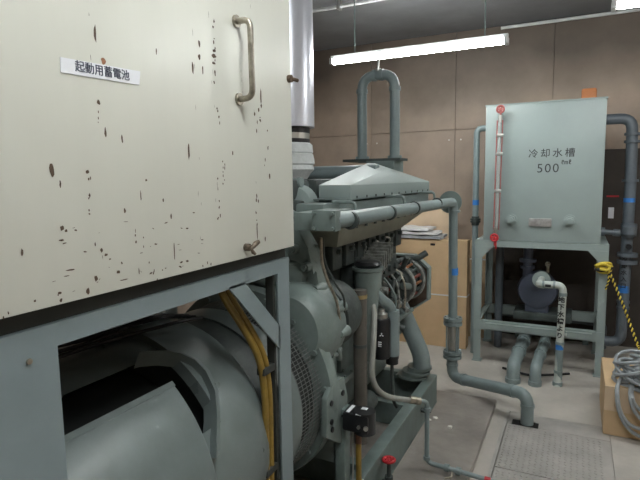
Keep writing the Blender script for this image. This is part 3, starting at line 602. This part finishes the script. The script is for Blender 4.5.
# drive guard octagon
def octa(h, w_, cx, cz, c=.36):
    z2 = h * 1.12
    return [(cx - w_ * (1 - c), cz + h), (cx + w_ * (1 - c), cz + h), (cx + w_, cz + h * (1 - c * 1.2)), (cx + w_, cz - h * (1 - c * 1.2)), (cx + w_ * (1 - c * 1.5), cz - z2), (cx - w_ * (1 - c * 1.5), cz - z2), (cx - w_, cz - h * (1 - c * 1.2)), (cx - w_, cz + h * (1 - c * 1.2))]
g = MB().prism(octa(.20, .29, -1.225, .84), 'y', 3.655, 3.66).build('drive_guard', guard_brown, eng, smooth=False)
b = MB(); O, I = octa(.206, .298, -1.225, .84), octa(.194, .284, -1.225, .84)
for k in range(8):
    j = (k + 1) % 8
    b.hexa([(*[O[k][0]], 3.62, O[k][1]), (O[j][0], 3.62, O[j][1]), (I[j][0], 3.62, I[j][1]), (I[k][0], 3.62, I[k][1]), (O[k][0], 3.69, O[k][1]), (O[j][0], 3.69, O[j][1]), (I[j][0], 3.69, I[j][1]), (I[k][0], 3.69, I[k][1])])
b.build('guard_rim', tank_paint, g, smooth=False)
b = MB().lathe([(3.44, .03), (3.44, .16), (3.47, .18), (3.52, .18), (3.55, .16), (3.6, .05)], (-1.3, 0, .85), 'y', seg=32); b.build('pulley', engine_dark, eng)
MB().tube([(-1.10, 3.50, 1.02), (-.98, 3.52, 1.04), (-.93, 3.56, 1.075)], .022, fil=.03).cyl((-1.14, 3.44, 1.0), (-1.0, 3.44, 1.01), .042).build('belt_tensioner', engine_dark, eng)
# steel oil line hanging from the outlet box
MB().tube([(-.90, 1.83, 1.37), (-.90, 1.83, 1.27), (-.885, 1.87, 1.17), (-.88, 1.93, 1.10), (-.885, 1.97, 1.0), (-.90, 2.0, .96)], .0065, fil=.05, seg=8).build('oil_line', old_steel, eng)
MB().tube([(-.90, 1.85, 1.37), (-.90, 1.85, 1.27), (-.875, 1.92, 1.16), (-.87, 1.99, 1.10), (-.90, 2.05, .98)], .005, fil=.05, seg=8).build('oil_line', engine_dark, eng)
# rear starter-ish details in front of the sump
MB().cyl((-.98, 2.12, .40), (-.98, 2.55, .40), .055).cyl((-.98, 2.06, .40), (-.98, 2.12, .40), .04).build('starter_motor', engine_dark, eng)
b = MB().tube([(-1.0, 1.94, 1.0), (-.91, 2.0, .86), (-.93, 2.06, .80)], .014, fil=.03)
b.box(-1.04, -.91, 1.95, 1.99, .36, .5, bev=.01).build('side_bracket', engine_paint, eng)

# hose down the engine side to the skid
hs = thing('drain_hose', (-.88, 2.4, .3), 'grey rubber hose looping down beside the brown pipe to the base frame', 'hose')
MB().tube([(-.915, 2.44, .97), (-.895, 2.42, .92), (-.87, 2.34, .80), (-.865, 2.29, .66), (-.86, 2.33, .57), (-.83, 2.42, .49), (-.76, 2.52, .45), (-.70, 2.575, .43)], .0145, fil=.07, seg=14).build('hose', hose_m, hs)
MB().cyl((-.745, 2.535, .447), (-.70, 2.575, .43), .02).build('clip', old_steel, hs)
# thin pipe beside skid
tp = thing('drain_pipe', (-.66, 2.6, .05), 'thin grey steel pipe bending down beside the base frame and along the floor', 'pipe')
MB().tube([(-.71, 2.565, .432), (-.668, 2.60, .425), (-.667, 2.60, .085), (-.30, 2.60, .062), (-.22, 2.56, .05)], .0125, fil=.035).build('pipe', pipe_paint, tp)
b = MB()
for x, z in ((-.56, .079), (-.50, .0755)): b.cyl((x - .012, 2.6, z), (x + .012, 2.6, z), .021, seg=12)
b.cyl((-.667, 2.6, .39), (-.667, 2.6, .37), .018).cyl((-.667, 2.6, .12), (-.667, 2.6, .10), .018).build('coupling', pipe_paint, tp)
MB().tube([(-.53, 2.6, .076), (-.53, 2.57, .05), (-.56, 2.55, .047)], .006, fil=.01, seg=8).build('bleed_tap', old_steel, tp)
MB().cyl((-.368, 2.6, .066), (-.338, 2.6, .064), .0145).build('red_band', red_p, tp)

v = thing('drain_valve', (-.79, 2.32, .045), 'small grey valve with a red handwheel beside the base frame', 'valve')
MB().cyl((-.785, 2.32, .08), (-.785, 2.32, .212), .010).cyl((-.785, 2.32, .07), (-.785, 2.32, .13), .021).cyl((-.818, 2.32, .09), (-.74, 2.30, .09), .016).cyl((-.785, 2.32, .045), (-.785, 2.32, .08), .014).build('body', engine_dark, v)
b = MB().torus((-.785, 2.32, .215), 'z', .028, .0075, seg=24)
for a in (0, 60, 120): c, s_ = math.cos(R(a)) * .028, math.sin(R(a)) * .028; b.tube([(-.785 - c, 2.32 - s_, .215), (-.785 + c, 2.32 + s_, .215)], .006, seg=6)
b.build('handwheel', red_p, v)

sw = thing('pressure_switch', (-.80, 1.96, .25), 'black switch box with white marks on a post beside the engine bracket', 'switch')
MB().box(-.852, -.735, 1.905, 2.0, .545, .625, bev=.012).cyl((-.765, 1.95, .535), (-.765, 1.95, .63), .045).build('case', black, sw)
MB().box(-.838, -.822, 1.915, 1.985, .6255, .627).box(-.79, -.765, 1.905, 1.925, .6255, .6275).box(-.785, -.76, 1.955, 1.975, .630, .632).build('white_mark', white_p, sw)
MB().cyl((-.775, 1.906, .575), (-.775, 1.897, .575), .007).cyl((-.745, 1.908, .575), (-.742, 1.9, .575), .01).build('screw', steel, sw)
MB().cyl((-.795, 1.95, .55), (-.795, 1.95, .48), .013).build('gland', mat('rust_gland', (.2, .09, .05), .6), sw)
MB().cyl((-.795, 1.95, .48), (-.795, 1.95, .05), .0125).build('cable', yellow, sw)
MB().tube([(-.825, 1.95, .55), (-.822, 1.955, .40), (-.825, 1.95, .25)], .004, fil=.05, seg=8).build('wire', hose_m, sw)
MB().box(-.90, -.855, 1.94, 2.0, .245, .62, bev=.003).build('post', skid_paint, sw)

# ------------------------------------------------------------ coolant riser
cp = thing('coolant_pipe', (-.79, 3.8, .05), 'grey water pipe from the engine side down the riser and into the floor trench', 'pipe')
MB().tube([(-.83, 1.79, 1.443), (-.81, 1.9, 1.441), (-.80, 3.5, 1.425), (-.80, 3.80, 1.42), (-.79, 3.80, .55)], .032, fil=.06, seg=24).build('upper_run', pipe_paint, cp)
MB().tube([(-.79, 3.80, .30), (-.79, 3.80, .108), (-.235, 3.47, .20), (-.235, 3.47, -.012)], .040, fil=.085, seg=24).build('lower_run', pipe_paint, cp)
b = MB()
for y in (1.90, 2.38, 2.80, 3.32): b.cyl((-.803, y - .008, 1.434), (-.803, y + .008, 1.434), .036)
b.build('pipe_ring', engine_dark, cp)
MB().lathe([(3.835, .02), (3.835, .082), (3.85, .082), (3.85, .02)], (-.83, 0, 1.417), 'y', seg=36).build('wall_flange', engine_paint, cp)
MB().cyl((-.79, 3.80, 1.345), (-.79, 3.80, 1.36), .037).build('collar', pipe_paint, cp)
for z in (.540, .287):
    b = MB().cyl((-.79, 3.80, z - .028), (-.79, 3.80, z - .006), .068).cyl((-.79, 3.80, z + .006), (-.79, 3.80, z + .028), .068).cyl((-.79, 3.80, z - .01), (-.79, 3.80, z + .01), .055)
    for k in range(6): a = R(k * 60 + 15); b.tube([(-.79 + .053 * math.cos(a), 3.8 + .053 * math.sin(a), z - .038), (-.79 + .053 * math.cos(a), 3.8 + .053 * math.sin(a), z + .038)], .008, seg=6)
    b.build('flange', pipe_paint, cp)
b = MB().cyl((-.79, 3.80, .32), (-.79, 3.80, .53), .028).build('sight_sleeve', steel, cp)
b = MB()
for k in range(4): a = R(k * 90 + 45); b.cyl((-.79 + .05 * math.cos(a), 3.8 + .05 * math.sin(a), .3), (-.79 + .05 * math.cos(a), 3.8 + .05 * math.sin(a), .55), .007, seg=8)
b.build('tie_rod', pipe_paint, cp)
MB().cyl((-.79, 3.80, .888), (-.79, 3.80, .938), .0325).build('blue_band', blue_tape, cp)
v0 = Vector((-.79, 3.80, .108)); v1 = Vector((-.235, 3.47, .20)); dv = (v1 - v0).normalized()
b = MB()
for q in (.105, .53): b.cyl(v0 + dv * q, v0 + dv * (q + .02), .0445)
b.cyl((-.235, 3.47, .115), (-.235, 3.47, .135), .0445).cyl((-.79, 3.80, .20), (-.79, 3.80, .212), .044).build('elbow_collar', pipe_paint, cp)

# looped pipe above the engine
lp = thing('loop_pipe', (-1.16, 3.2, 1.71), 'tall grey pipe bent into an upside-down U above the engine hood', 'pipe')
MB().tube([(-1.265, 3.2, 1.70), (-1.265, 3.2, 2.245), (-1.045, 3.2, 2.245), (-1.045, 3.2, 1.70)], .031, fil=.09, seg=24).build('pipe', pipe_paint, lp)
b = MB().cyl((-1.265, 3.2, 2.14), (-1.265, 3.2, 2.165), .037).cyl((-1.045, 3.2, 2.14), (-1.045, 3.2, 2.165), .037).cyl((-1.19, 3.2, 2.245), (-1.17, 3.2, 2.245), .036).cyl((-1.14, 3.2, 2.245), (-1.12, 3.2, 2.245), .036)
b.build('socket', pipe_paint, lp)
MB().box(-1.37, -.985, 3.12, 3.28, 1.706, 1.722).build('base_plate', engine_dark, lp)
MB().cyl((-1.265, 3.2, 1.72), (-1.265, 3.2, 1.74), .045).cyl((-1.045, 3.2, 1.72), (-1.045, 3.2, 1.74), .045).build('collar', pipe_paint, lp)
MB().cyl((-1.155, 3.2, 2.27), (-1.155, 3.2, 2.36), .007).cyl((-1.155, 3.2, 2.27), (-1.155, 3.2, 2.285), .018).build('air_vent', steel, lp)
MB().box(-1.2, -1.02, 3.1, 3.3, 1.56, 1.706).build('stand', engine_paint, lp)

# exhaust duct
ex = thing('exhaust_duct', (-1.42, 2.4, 1.6), 'wide silver clad exhaust duct with a white lagged joint rising behind the cabinet', 'duct')
DX, DY, DR = -1.395, 2.45, .145
MB().lathe([(1.87, .09), (1.87, DR), (H, DR)], (DX, DY, 0), 'z', seg=48, close=False).build('cladding', silver, ex)
MB().cyl((DX, DY, 1.84), (DX, DY, 1.871), .12).cyl((DX, DY, 1.79), (DX, DY, 1.81), .12).build('flange', black, ex)
b = MB().cyl((DX, DY, 1.81), (DX, DY, 1.84), .118)
for k in range(12): a = R(k * 30); b.bolt((DX + .095 * math.cos(a), DY + .095 * math.sin(a), 1.835), 'z', .008, .02)
b.build('bolted_ring', steel, ex)
MB().lathe([(1.79, .12), (1.78, .132), (1.74, .136), (1.735, .130), (1.73, .136), (1.70, .142), (1.68, .143), (1.675, .135), (1.65, .14), (1.63, .12), (1.58, .09)], (DX, DY, 0), 'z', seg=32).build('lagging', blanket, ex)

# ------------------------------------------------------------ tank and stand
st = thing('tank_stand', (-.27, 4.87, 0), 'grey angle steel table carrying the cooling water tank', 'stand')
TZ = 1.062; Y0, Y1 = 4.545, 5.20; X0, X1 = -.765, .238
b = MB().box(X0, X1, Y0, Y0 + .006, TZ - .052, TZ).box(X0, X1, Y0, Y0 + .06, TZ - .006, TZ).box(X0, X1, Y1 - .06, Y1, TZ - .052, TZ).box(X0 + .001, X0 + .06, Y0 + .062, Y1 - .062, TZ - .052, TZ).box(X1 - .06, X1 - .001, Y0 + .062, Y1 - .062, TZ - .052, TZ).box(X0, X0 + .006, Y0 + .007, Y0 + .06, TZ - .052, TZ - .007).box(X1 - .006, X1, Y0 + .007, Y0 + .06, TZ - .052, TZ - .007)
b.build('top_frame', frame_paint if 0 else tank_paint, st)
for x, y in ((X0, Y0), (X1 - .06, Y0), (X0, Y1 - .06), (X1 - .06, Y1 - .06)):
    b = MB()
    xo = x if x < -.3 else x + .054
    yo = y if y < 5 else y + .054
    b.box(x, x + .06, yo, yo + .006, 0, TZ - .05).box(xo, xo + .006, y, y + .06, 0, TZ - .05).box(x - .01, x + .07, y - .01, y + .07, 0, .008)
    b.build('leg', tank_paint, st)
for sgn, x in ((1, X0), (-1, X1)):
    MB().prism([(x, TZ - .05), (x + sgn * .145, TZ - .05), (x + sgn * .06, TZ - .145), (x, TZ - .145)], 'y', Y0 - .004, Y0 + .003).build('gusset', tank_paint, st)
b = MB().box(X0, X1, Y0 - .004, Y0 + .004, .285, .365).box(X0 + .10, X1 - .09, Y0 - .03, Y0 - .004, .345, .352).box(X0, X1, Y1 - .05, Y1, .285, .37).box(X0, X0 + .05, Y0, Y1, .36, .367).box(X1 - .05, X1, Y0, Y1, .36, .367).box(X0, X0 + .006, Y0, Y1, .285, .367).box(X1 - .006, X1, Y0, Y1, .285, .367)
b.box(X0 + .06, X1 - .06, Y0 + .005, Y0 + .05, .357, .3645).box(X0 + .09, X1 - .1, Y0 - .028, Y0 - .02, .300, .345)
b.build('lower_frame', tank_paint, st)
MB().box(-.10, -.03, Y0 - .036, Y0 - .029, .315, .335).build('plate_tag', pale, st)

tk = thing('water_tank', (-.25, 4.87, TZ), 'tall grey cooling water tank with black Japanese lettering on its front', 'tank')
TX0, TX1, TT = -.702, .178, 2.178
MB().box(TX0, TX1, 4.56, 5.16, TZ + .001, TT, bev=.006).box(TX0 - .006, TX1 + .006, 4.554, 5.166, TT - .004, TT + .006).build('shell', tank_paint, tk)
for i, ch in enumerate('冷却水槽'): text('painted_character', ch, .074, (-.328 + i * .089, 4.5585, 1.772), ROT_Y, ink, tk, bold=.0004)
for i, ch in enumerate('500'): text('painted_digit', ch, .100, (-.275 + i * .058, 4.5585, 1.655), ROT_Y, ink, tk, bold=-.0005)
text('painted_unit', 'L⁄㎖' if 0 else 'ℓ㎖', .044, (-.085, 4.5585, 1.70), ROT_Y, ink, tk, bold=.0004, sx=1.2)
for x in (-.482, -.044):
    MB().cyl((x, 4.562, 1.243), (x, 4.515, 1.243), .036, seg=6).cyl((x, 4.56, 1.243), (x, 4.545, 1.243), .046).cyl((x, 4.515, 1.243), (x, 4.49, 1.243), .022).build('plug', tank_paint, tk, smooth=False)
MB().box(-.345, -.175, 4.546, 4.561, 1.19, 1.255, bev=.002).build('nameplate', mat('dull_nameplate', (.35, .34, .33), .4, metal=.3, noise=.2, scale=30), tk)
MB().box(.0, .115, 4.9, 5.0, TT, TT + .13, bev=.02).build('float_switch_cap', orange, tk)
MB().box(-.25, -.15, 4.8, 4.95, TT, TT + .02, bev=.005).build('filler_cap', tank_paint, tk)
# level gauge
lg = thing('level_gauge', (-.59, 4.52, 1.08), 'glass level gauge with red hand wheels on the left of the tank front', 'gauge')
MB().cyl((-.605, 4.50, 1.17), (-.592, 4.50, 2.04), .010).build('glass_tube', glass_m, lg)
MB().cyl((-.625, 4.50, 1.16), (-.617, 4.50, 2.05), .005, seg=8).cyl((-.585, 4.50, 1.16), (-.575, 4.50, 2.05), .004, seg=8).build('guard_rod', red_faded, lg)
b = MB()
for z, x in ((2.06, -.595), (1.15, -.61)): b.cyl((x, 4.50, z - .03), (x, 4.50, z + .03), .016).cyl((x, 4.565, z), (x, 4.49, z), .013)
for z, x in ((1.93, -.592), (1.78, -.594), (1.48, -.60)): b.box(x - .025, x + .025, 4.485, 4.52, z - .012, z + .012, bev=.003)
b.build('fitting', steel, lg)
for z, x, mm in ((2.135, -.592, red_faded), (1.095, -.615, red_p)):
    b = MB().cyl((x, 4.50, z - .07), (x, 4.50, z), .007, seg=10).torus((x, 4.478, z), 'y', .027, .0085).cyl((x, 4.50, z), (x, 4.468, z), .010)
    for a in (0, 60, 120): b.tube([(x - math.cos(R(a)) * .027, 4.478, z - math.sin(R(a)) * .027), (x + math.cos(R(a)) * .027, 4.478, z + math.sin(R(a)) * .027)], .006, seg=6)
    b.build('hand_wheel', mm, lg)
MB().cyl((-.605, 4.50, 1.0), (-.605, 4.50, 1.10), .007).build('drain_tail', red_p, lg)

lg.location.x += .014
# ------------------------------------------------------------ pipes around the tank
op = thing('overflow_pipe', (-.80, 4.75, 0), 'slim grey pipe with a blue band down the left side of the tank', 'pipe')
MB().tube([(-.70, 4.75, 2.015), (-.805, 4.75, 2.015), (-.80, 4.75, 0)], .026, fil=.06, seg=18).build('pipe', pipe_paint, op)
MB().cyl((-.803, 4.75, 1.195), (-.803, 4.75, 1.21), .045).cyl((-.803, 4.75, 1.215), (-.803, 4.75, 1.23), .045).cyl((-.803, 4.75, 1.17), (-.803, 4.75, 1.25), .033).build('union', engine_dark, op)
MB().cyl((-.803, 4.75, 1.35), (-.803, 4.75, 1.395), .0272).build('blue_band', blue_tape, op)

rp = thing('supply_pipe', (.37, 4.9, 0), 'dark slate pipe on the right of the tank running down to floor level', 'pipe')
MB().tube([(.178, 4.9, 2.045), (.375, 4.9, 2.045), (.385, 4.9, 1.5), (.375, 4.9, .20), (.20, 4.9, .20)], .042, fil=.09, seg=24).build('pipe', pipe_blue, rp)
b = MB()
for z in (1.86, 1.92, 1.55): b.cyl((.382, 4.9, z - .01), (.382, 4.9, z + .01), .06)
for z in (.50, .55): b.cyl((.378, 4.9, z - .01), (.378, 4.9, z + .01), .048)
b.build('flange', pipe_blue, rp)
b = MB().cyl((.39, 4.9, 1.10), (.39, 4.9, 1.20), .058).cyl((.39, 4.9, .93), (.39, 4.9, .96), .075).cyl((.39, 4.9, .87), (.39, 4.9, .90), .075)
b.lathe([(0, .03), (.03, .055), (.09, .055), (.12, .03)], (.39, 4.86, 1.09), 'z', seg=20)
b.build('valve_body', pipe_blue, rp)
MB().cyl((.39, 4.84, 1.02), (.39, 4.82, 1.02), .022).build('valve_port', black, rp)
MB().cyl((.383, 4.9, 1.375), (.383, 4.9, 1.41), .0432).build('blue_band', blue_tape, rp)
MB().cyl((.377, 4.9, .63), (.377, 4.9, .69), .0432).build('blue_band', blue_tape, rp)
MB().tube([(.178, 4.9, 1.13), (.39, 4.9, 1.12)], .021).cyl((.19, 4.9, 1.13), (.22, 4.9, 1.13), .036).cyl((.28, 4.9, 1.125), (.33, 4.9, 1.122), .03).build('branch', pipe_blue, rp)
for i, ch in enumerate('冷却水入口'): text('painted_character', ch, .045, (.368 , 4.855, .98 - .055 * i - .07), ROT_Y, ink, rp, bold=.0012)
tag(MB().box(.265, .31, 5.47, 5.479, 1.20, 1.30).build('wall_notice', white_p), 'small white notice on the wall right of the tank', 'notice')
tag(MB().box(.245, .345, 5.47, 5.479, 1.395, 1.41).build('wall_strip', red_p), 'thin red strip on the wall above the small white notice', 'strip')

pp = thing('well_water_pipe', (-.075, 4.25, 0), 'pale plastic pipe with black lettering from the pump down in front of the stand', 'pipe')
MB().tube([(-.235, 4.72, .745), (-.235, 4.24, .775), (-.066, 4.24, .782), (-.078, 4.24, .06), (-.080, 4.22, -.011)], .027, fil=.055, seg=22).build('pipe', pale, pp)
b = MB().cyl((-.066, 4.24, .70), (-.066, 4.24, .725), .030).cyl((-.12, 4.24, .78), (-.135, 4.24, .78), .030).cyl((-.195, 4.24, .777), (-.21, 4.24, .776), .030).cyl((-.0735, 4.24, .325), (-.0735, 4.24, .345), .032).cyl((-.078, 4.24, .10), (-.078, 4.24, .12), .032).cyl((-.079, 4.235, .0), (-.079, 4.235, .03), .036)
b.build('coupling', pipe_paint, pp)
MB().lathe([(4.56, .03), (4.56, .07), (4.58, .07), (4.58, .03)], (-.235, 0, .75), 'y', seg=24).build('flange', tank_paint, pp)
MB().cyl((-.0745, 4.24, .285), (-.0752, 4.24, .325), .0278).build('blue_band', blue_tape, pp)
MB().cyl((-.076, 4.24, .05), (-.0745, 4.24, .285), .0274).build('lower_length', pipe_paint, pp)
for i, ch in enumerate('地下水槽より'):
    text('painted_character', ch, .047, (-.0735 - .0008 * i, 4.2115, .672 - .055 * i), ROT_Y, ink, pp, bold=.0015)
MB().box(-.19, -.15, 4.211, 4.214, .764, .784).build('painted_arrow', ink, pp)

def floor_elbow(x, x2, r, label):
    t = thing('floor_pipe', (x, 4.15, 0), label, 'pipe', 'grey elbowed pipes entering the floor under the tank stand')
    MB().tube([(x2, 5.0, .17), (x2, 4.75, .17), (x + (x2 - x) * .4, 4.42, .15), (x, 4.18, .13), (x, 4.17, -.011)], r, fil=.06, seg=24).build('pipe', pipe_paint, t)
    MB().cyl((x, 4.17, .0), (x, 4.17, .035), r * 1.17).cyl((x + (x2 - x) * .45, 4.45, .152), (x + (x2 - x) * .5, 4.48, .154), r * 1.15).cyl((x2, 4.70, .168), (x2, 4.74, .17), r * 1.15).build('collar', pipe_paint, t)
floor_elbow(-.395, -.37, .050, 'grey elbowed pipe entering the floor, leftmost of the three under the tank stand')
floor_elbow(-.235, -.20, .042, 'grey elbowed pipe entering the floor, next to the pale lettered pipe')
tag(MB().tube([(-.50, 4.42, .012), (-.40, 4.36, .02), (-.30, 4.33, .012), (-.12, 4.42, .012), (0, 4.50, .012)], .009, fil=.06).build('floor_cable', black), 'black cable on the floor behind the elbowed floor pipes', 'cable')

# pump under the tank
pu = thing('water_pump', (-.28, 4.85, .37), 'dark blue water pump on a base block under the tank', 'pump')
MB().box(-.46, .0, 4.70, 5.02, .368, .43, bev=.008).build('base_block', engine_dark, pu)
b = MB().lathe([(4.72, .06), (4.735, .15), (4.80, .165), (4.86, .15), (4.88, .08)], (-.275, 0, .62), 'y', seg=40)
b.box(-.37, -.18, 4.74, 4.86, .43, .52, bev=.01); b.build('volute', pump_blue, pu)
MB().lathe([(4.88, .09), (4.89, .12), (5.12, .12), (5.14, .08)], (-.275, 0, .62), 'y', seg=32).build('motor', pump_blue, pu)
MB().cyl((-.36, 4.80, .70), (-.36, 4.80, 1.01), .04).cyl((-.36, 4.80, .86), (-.36, 4.80, .885), .07).cyl((-.36, 4.80, .80), (-.36, 4.80, .825), .06).build('outlet_pipe', pump_blue, pu)
MB().cyl((-.20, 4.78, .78), (-.20, 4.78, .86), .013).cyl((-.20, 4.76, .85), (-.20, 4.80, .85), .02).build('priming_tap', old_steel, pu)
sp = thing('stand_pipe', (-.62, 5.0, 0), 'dark vertical pipe behind the left leg of the tank stand', 'pipe')
MB().cyl((-.62, 5.02, 0), (-.62, 5.02, 1.0), .035).build('pipe', pipe_blue, sp)
sp = thing('suction_pipe', (-.1, 5.1, 0), 'dark horizontal pipe along the wall behind the pump', 'pipe')
MB().tube([(-.70, 5.35, .26), (.25, 5.35, .25), (.25, 5.35, .0)], .045, fil=.08).build('pipe', pipe_blue, sp)
MB().box(-.55, .20, 5.38, 5.42, .05, .10).box(-.5, -.45, 5.38, 5.42, 0, .10).box(.1, .15, 5.38, 5.42, 0, .10).build('support', skid_paint, sp)

# rope
rt = thing('barrier_rope', (.26, 4.5, .35), 'yellow and black twisted rope tied to the right leg of the tank stand', 'rope')
def twist(P, r, turns, mats):
    pts = [Vector(p) for p in P]; L = [(b - a).length for a, b in zip(pts, pts[1:])]; T = sum(L); n = int(turns * 10)
    b = MB()
    for ph in range(2):
        Q = []
        for k in range(n + 1):
            s_ = T * k / n; i = 0
            while i < len(L) - 1 and s_ > L[i]: s_ -= L[i]; i += 1
            p = pts[i].lerp(pts[i + 1], min(1, s_ / L[i])); d = (pts[i + 1] - pts[i]).normalized(); a = d.orthogonal().normalized(); c = d.cross(a)
            th = 2 * math.pi * turns * k / n + math.pi * ph; Q.append(p + (a * math.cos(th) + c * math.sin(th)) * r * .55)
        b.tube(Q, r * .6, seg=6, mi=ph)
    return b
twist([(.235, 4.52, .885), (.30, 4.46, .73), (.345, 4.42, .62), (.40, 4.36, .47), (.44, 4.30, .36), (.47, 4.0, .34)], .0095, 26, None).build('strand', [rope_y, rope_k], rt)
twist([(.235, 4.52, .88), (.245, 4.49, .80), (.225, 4.50, .72)], .007, 5, None).build('loose_end', [rope_y, rope_k], rt)
b = MB()
for i in range(5):
    rr = .052 + .006 * (i % 2); z = .90 - i * .008; a = Euler((R(14 * (i - 2)), R(10 * (i % 3 - 1)), 0)).to_matrix()
    Q = [Vector((.208, 4.572, z)) + a @ Vector((math.cos(R(t * 20)) * rr, math.sin(R(t * 20)) * rr, 0)) for t in range(19)]
    b.tube(Q, .0085, seg=8, mi=0 if i != 3 else 1)
b.tube([(.16, 4.51, .90), (.20, 4.49, .925), (.25, 4.50, .90), (.235, 4.49, .87), (.18, 4.49, .88)], .011, fil=.02, seg=8)
b.build('knot', [rope_y, rope_k], rt)

# ------------------------------------------------------------ cardboard and sheets
def board(x0, x1, y, d_, z1, m, label, rot=0, holes=(), strap=None, z0=0):
    t = thing('cardboard_box', ((x0 + x1) / 2, y, z0), label, 'box')
    MB().box(x0, x1, y, y + d_, z0, z1, bev=.004).build('carton', m, t, smooth=False)
    for hx, hz, hw, hh in holes: MB().box(hx - hw, hx + hw, y - .0015, y + .01, hz - hh, hz + hh).build('hand_hole', black, t)
    if strap:
        for z in strap: MB().box(x0 - .002, x1 + .002, y - .003, y + d_ + .003, z - .006, z + .006).build('strap', white_sheet, t)
    t.rotation_euler = (0, 0, rot); return t
board(-1.75, -.875, 4.80, .12, 1.02, card, 'wide flat tan carton with a white strap leaning behind the riser pipe', holes=((-1.195, .975, .022, .010),), strap=(.50,))
MB_ = board(-1.95, -1.10, 5.12, .10, 1.36, card2, 'taller pale carton behind the white sheets, against the back wall')
board(-.945, -.745, 5.23, .2, .975, card3, 'narrow brown carton behind the left leg of the tank stand', holes=((-.85, .83, .008, .03),), strap=(.79,))
rnd = random.Random(5)
def sheet(x0, x1, y0, y1, z, th, m, label, amp):
    b = MB(); nx, ny = 22, 6; g = []
    for s_ in (0, 1):
        rows = []
        for j in range(ny + 1):
            row = []
            for i in range(nx + 1):
                x = x0 + (x1 - x0) * i / nx + (0 if 0 < i < nx else rnd.uniform(-.01, .01)); y = y0 + (y1 - y0) * j / ny
                zz = z + th * s_ + amp * (math.sin(i * .7 + j) * .5 + .5) * (1 if s_ else .3) * math.sin(math.pi * min(1, (nx - i) / 8 + .1) / 2)
                row.append(b.b.verts.new((x, y, zz)))
            rows.append(row)
        g.append(rows)
    for rows in g:
        for j in range(ny):
            for i in range(nx): b.b.faces.new((rows[j][i], rows[j][i + 1], rows[j + 1][i + 1], rows[j + 1][i]))
    def wall(a, c):
        for i in range(len(a) - 1): b.b.faces.new((a[i], a[i + 1], c[i + 1], c[i]))
    wall(g[0][0], g[1][0]); wall(g[0][-1], g[1][-1]); wall([q[0] for q in g[0]], [q[0] for q in g[1]]); wall([q[-1] for q in g[0]], [q[-1] for q in g[1]])
    tag(b.build('folded_sheet', m), label, 'sheet', 'folded sheets on the carton')
sheet(-1.75, -1.12, 4.79, 5.08, 1.025, .022, grey_sheet, 'grey folded plastic sheet, lowest of the pile on the strapped carton', .012)
sheet(-1.75, -1.17, 4.79, 5.08, 1.062, .016, white_sheet, 'white folded sheet in the middle of the pile on the strapped carton', .014)
sheet(-1.75, -1.24, 4.80, 5.08, 1.098, .020, white_sheet, 'white folded sheet on top of the pile on the strapped carton', .01)

# box with cable coil
bx = thing('cardboard_box', (.42, 3.75, 0), 'tan cardboard box at the right edge with a grey cable coil on it', 'box')
MB().box(.20, .66, 3.52, 4.08, 0.001, .315, bev=.004).build('carton', card, bx, smooth=False)
MB().box(.20, .66, 3.512, 3.52, .16, .315).build('flap', card2, bx, smooth=False)
rnd = random.Random(11)
Q = []
cx, cy = .40, 3.64
for loop in range(11):
    rx = rnd.uniform(.11, .20); ry = rnd.uniform(.12, .22); ox = rnd.uniform(-.05, .05); oy = rnd.uniform(-.04, .04); tilt = rnd.uniform(-.25, .25); zb = .325 + loop * .014
    for k in range(16):
        a = 2 * math.pi * k / 16
        x = cx + ox + rx * math.cos(a); y = cy + oy + ry * math.sin(a)
        Q.append((x, y, max(.318, zb + .06 * math.sin(a + loop) + tilt * (x - cx) * .5)))
# smooth
for _ in range(2): Q = [Q[0]] + [tuple((Vector(Q[i - 1]) + 2 * Vector(Q[i]) + Vector(Q[i + 1])) / 4) for i in range(1, len(Q) - 1)] + [Q[-1]]
cc = MB().tube(Q, .0105, seg=10)
for (dx, rr, low) in ((-.04, .115, .10), (-.01, .15, .05), (.07, .16, .12), (.02, .10, .20), (.10, .12, .18)):   # loops that hang over the near side
    L2 = []
    for k in range(33):
        a = 2 * math.pi * k / 32; x = .42 + dx + rr * math.cos(a); zz = .30 + (.12 if math.sin(a) > 0 else .30 - low) * math.sin(a)
        L2.append((x, 3.49 - .03 * (math.sin(a) < 0) + (.10 * math.sin(a) if math.sin(a) > 0 else 0), max(zz, .012)))
    cc.tube(L2, .0105, seg=10)
tag(cc.build('cable_coil', cable_g), 'tangled coil of grey cable lying on the box at the right edge', 'cable')

# paper scraps
for i, (x, y) in enumerate(((-.80, 3.17), (-.775, 3.21), (-.655, 3.12))):
    b = MB(); n = 7; V = []
    for k in range(n): a = 2 * math.pi * k / n; q = rnd.uniform(.010, .022); V.append((x + math.cos(a) * q, y + math.sin(a) * q))
    b.prism(V, 'z', .0455, .049 + .003 * i)
    tag(b.build('paper_scrap', paper, smooth=False), ('white paper scrap on the plinth, nearest the base frame', 'white paper scrap on the plinth, the farther of the close pair', 'white paper scrap on the plinth, lying alone towards the riser pipe')[i], 'paper', 'paper scraps on the plinth')
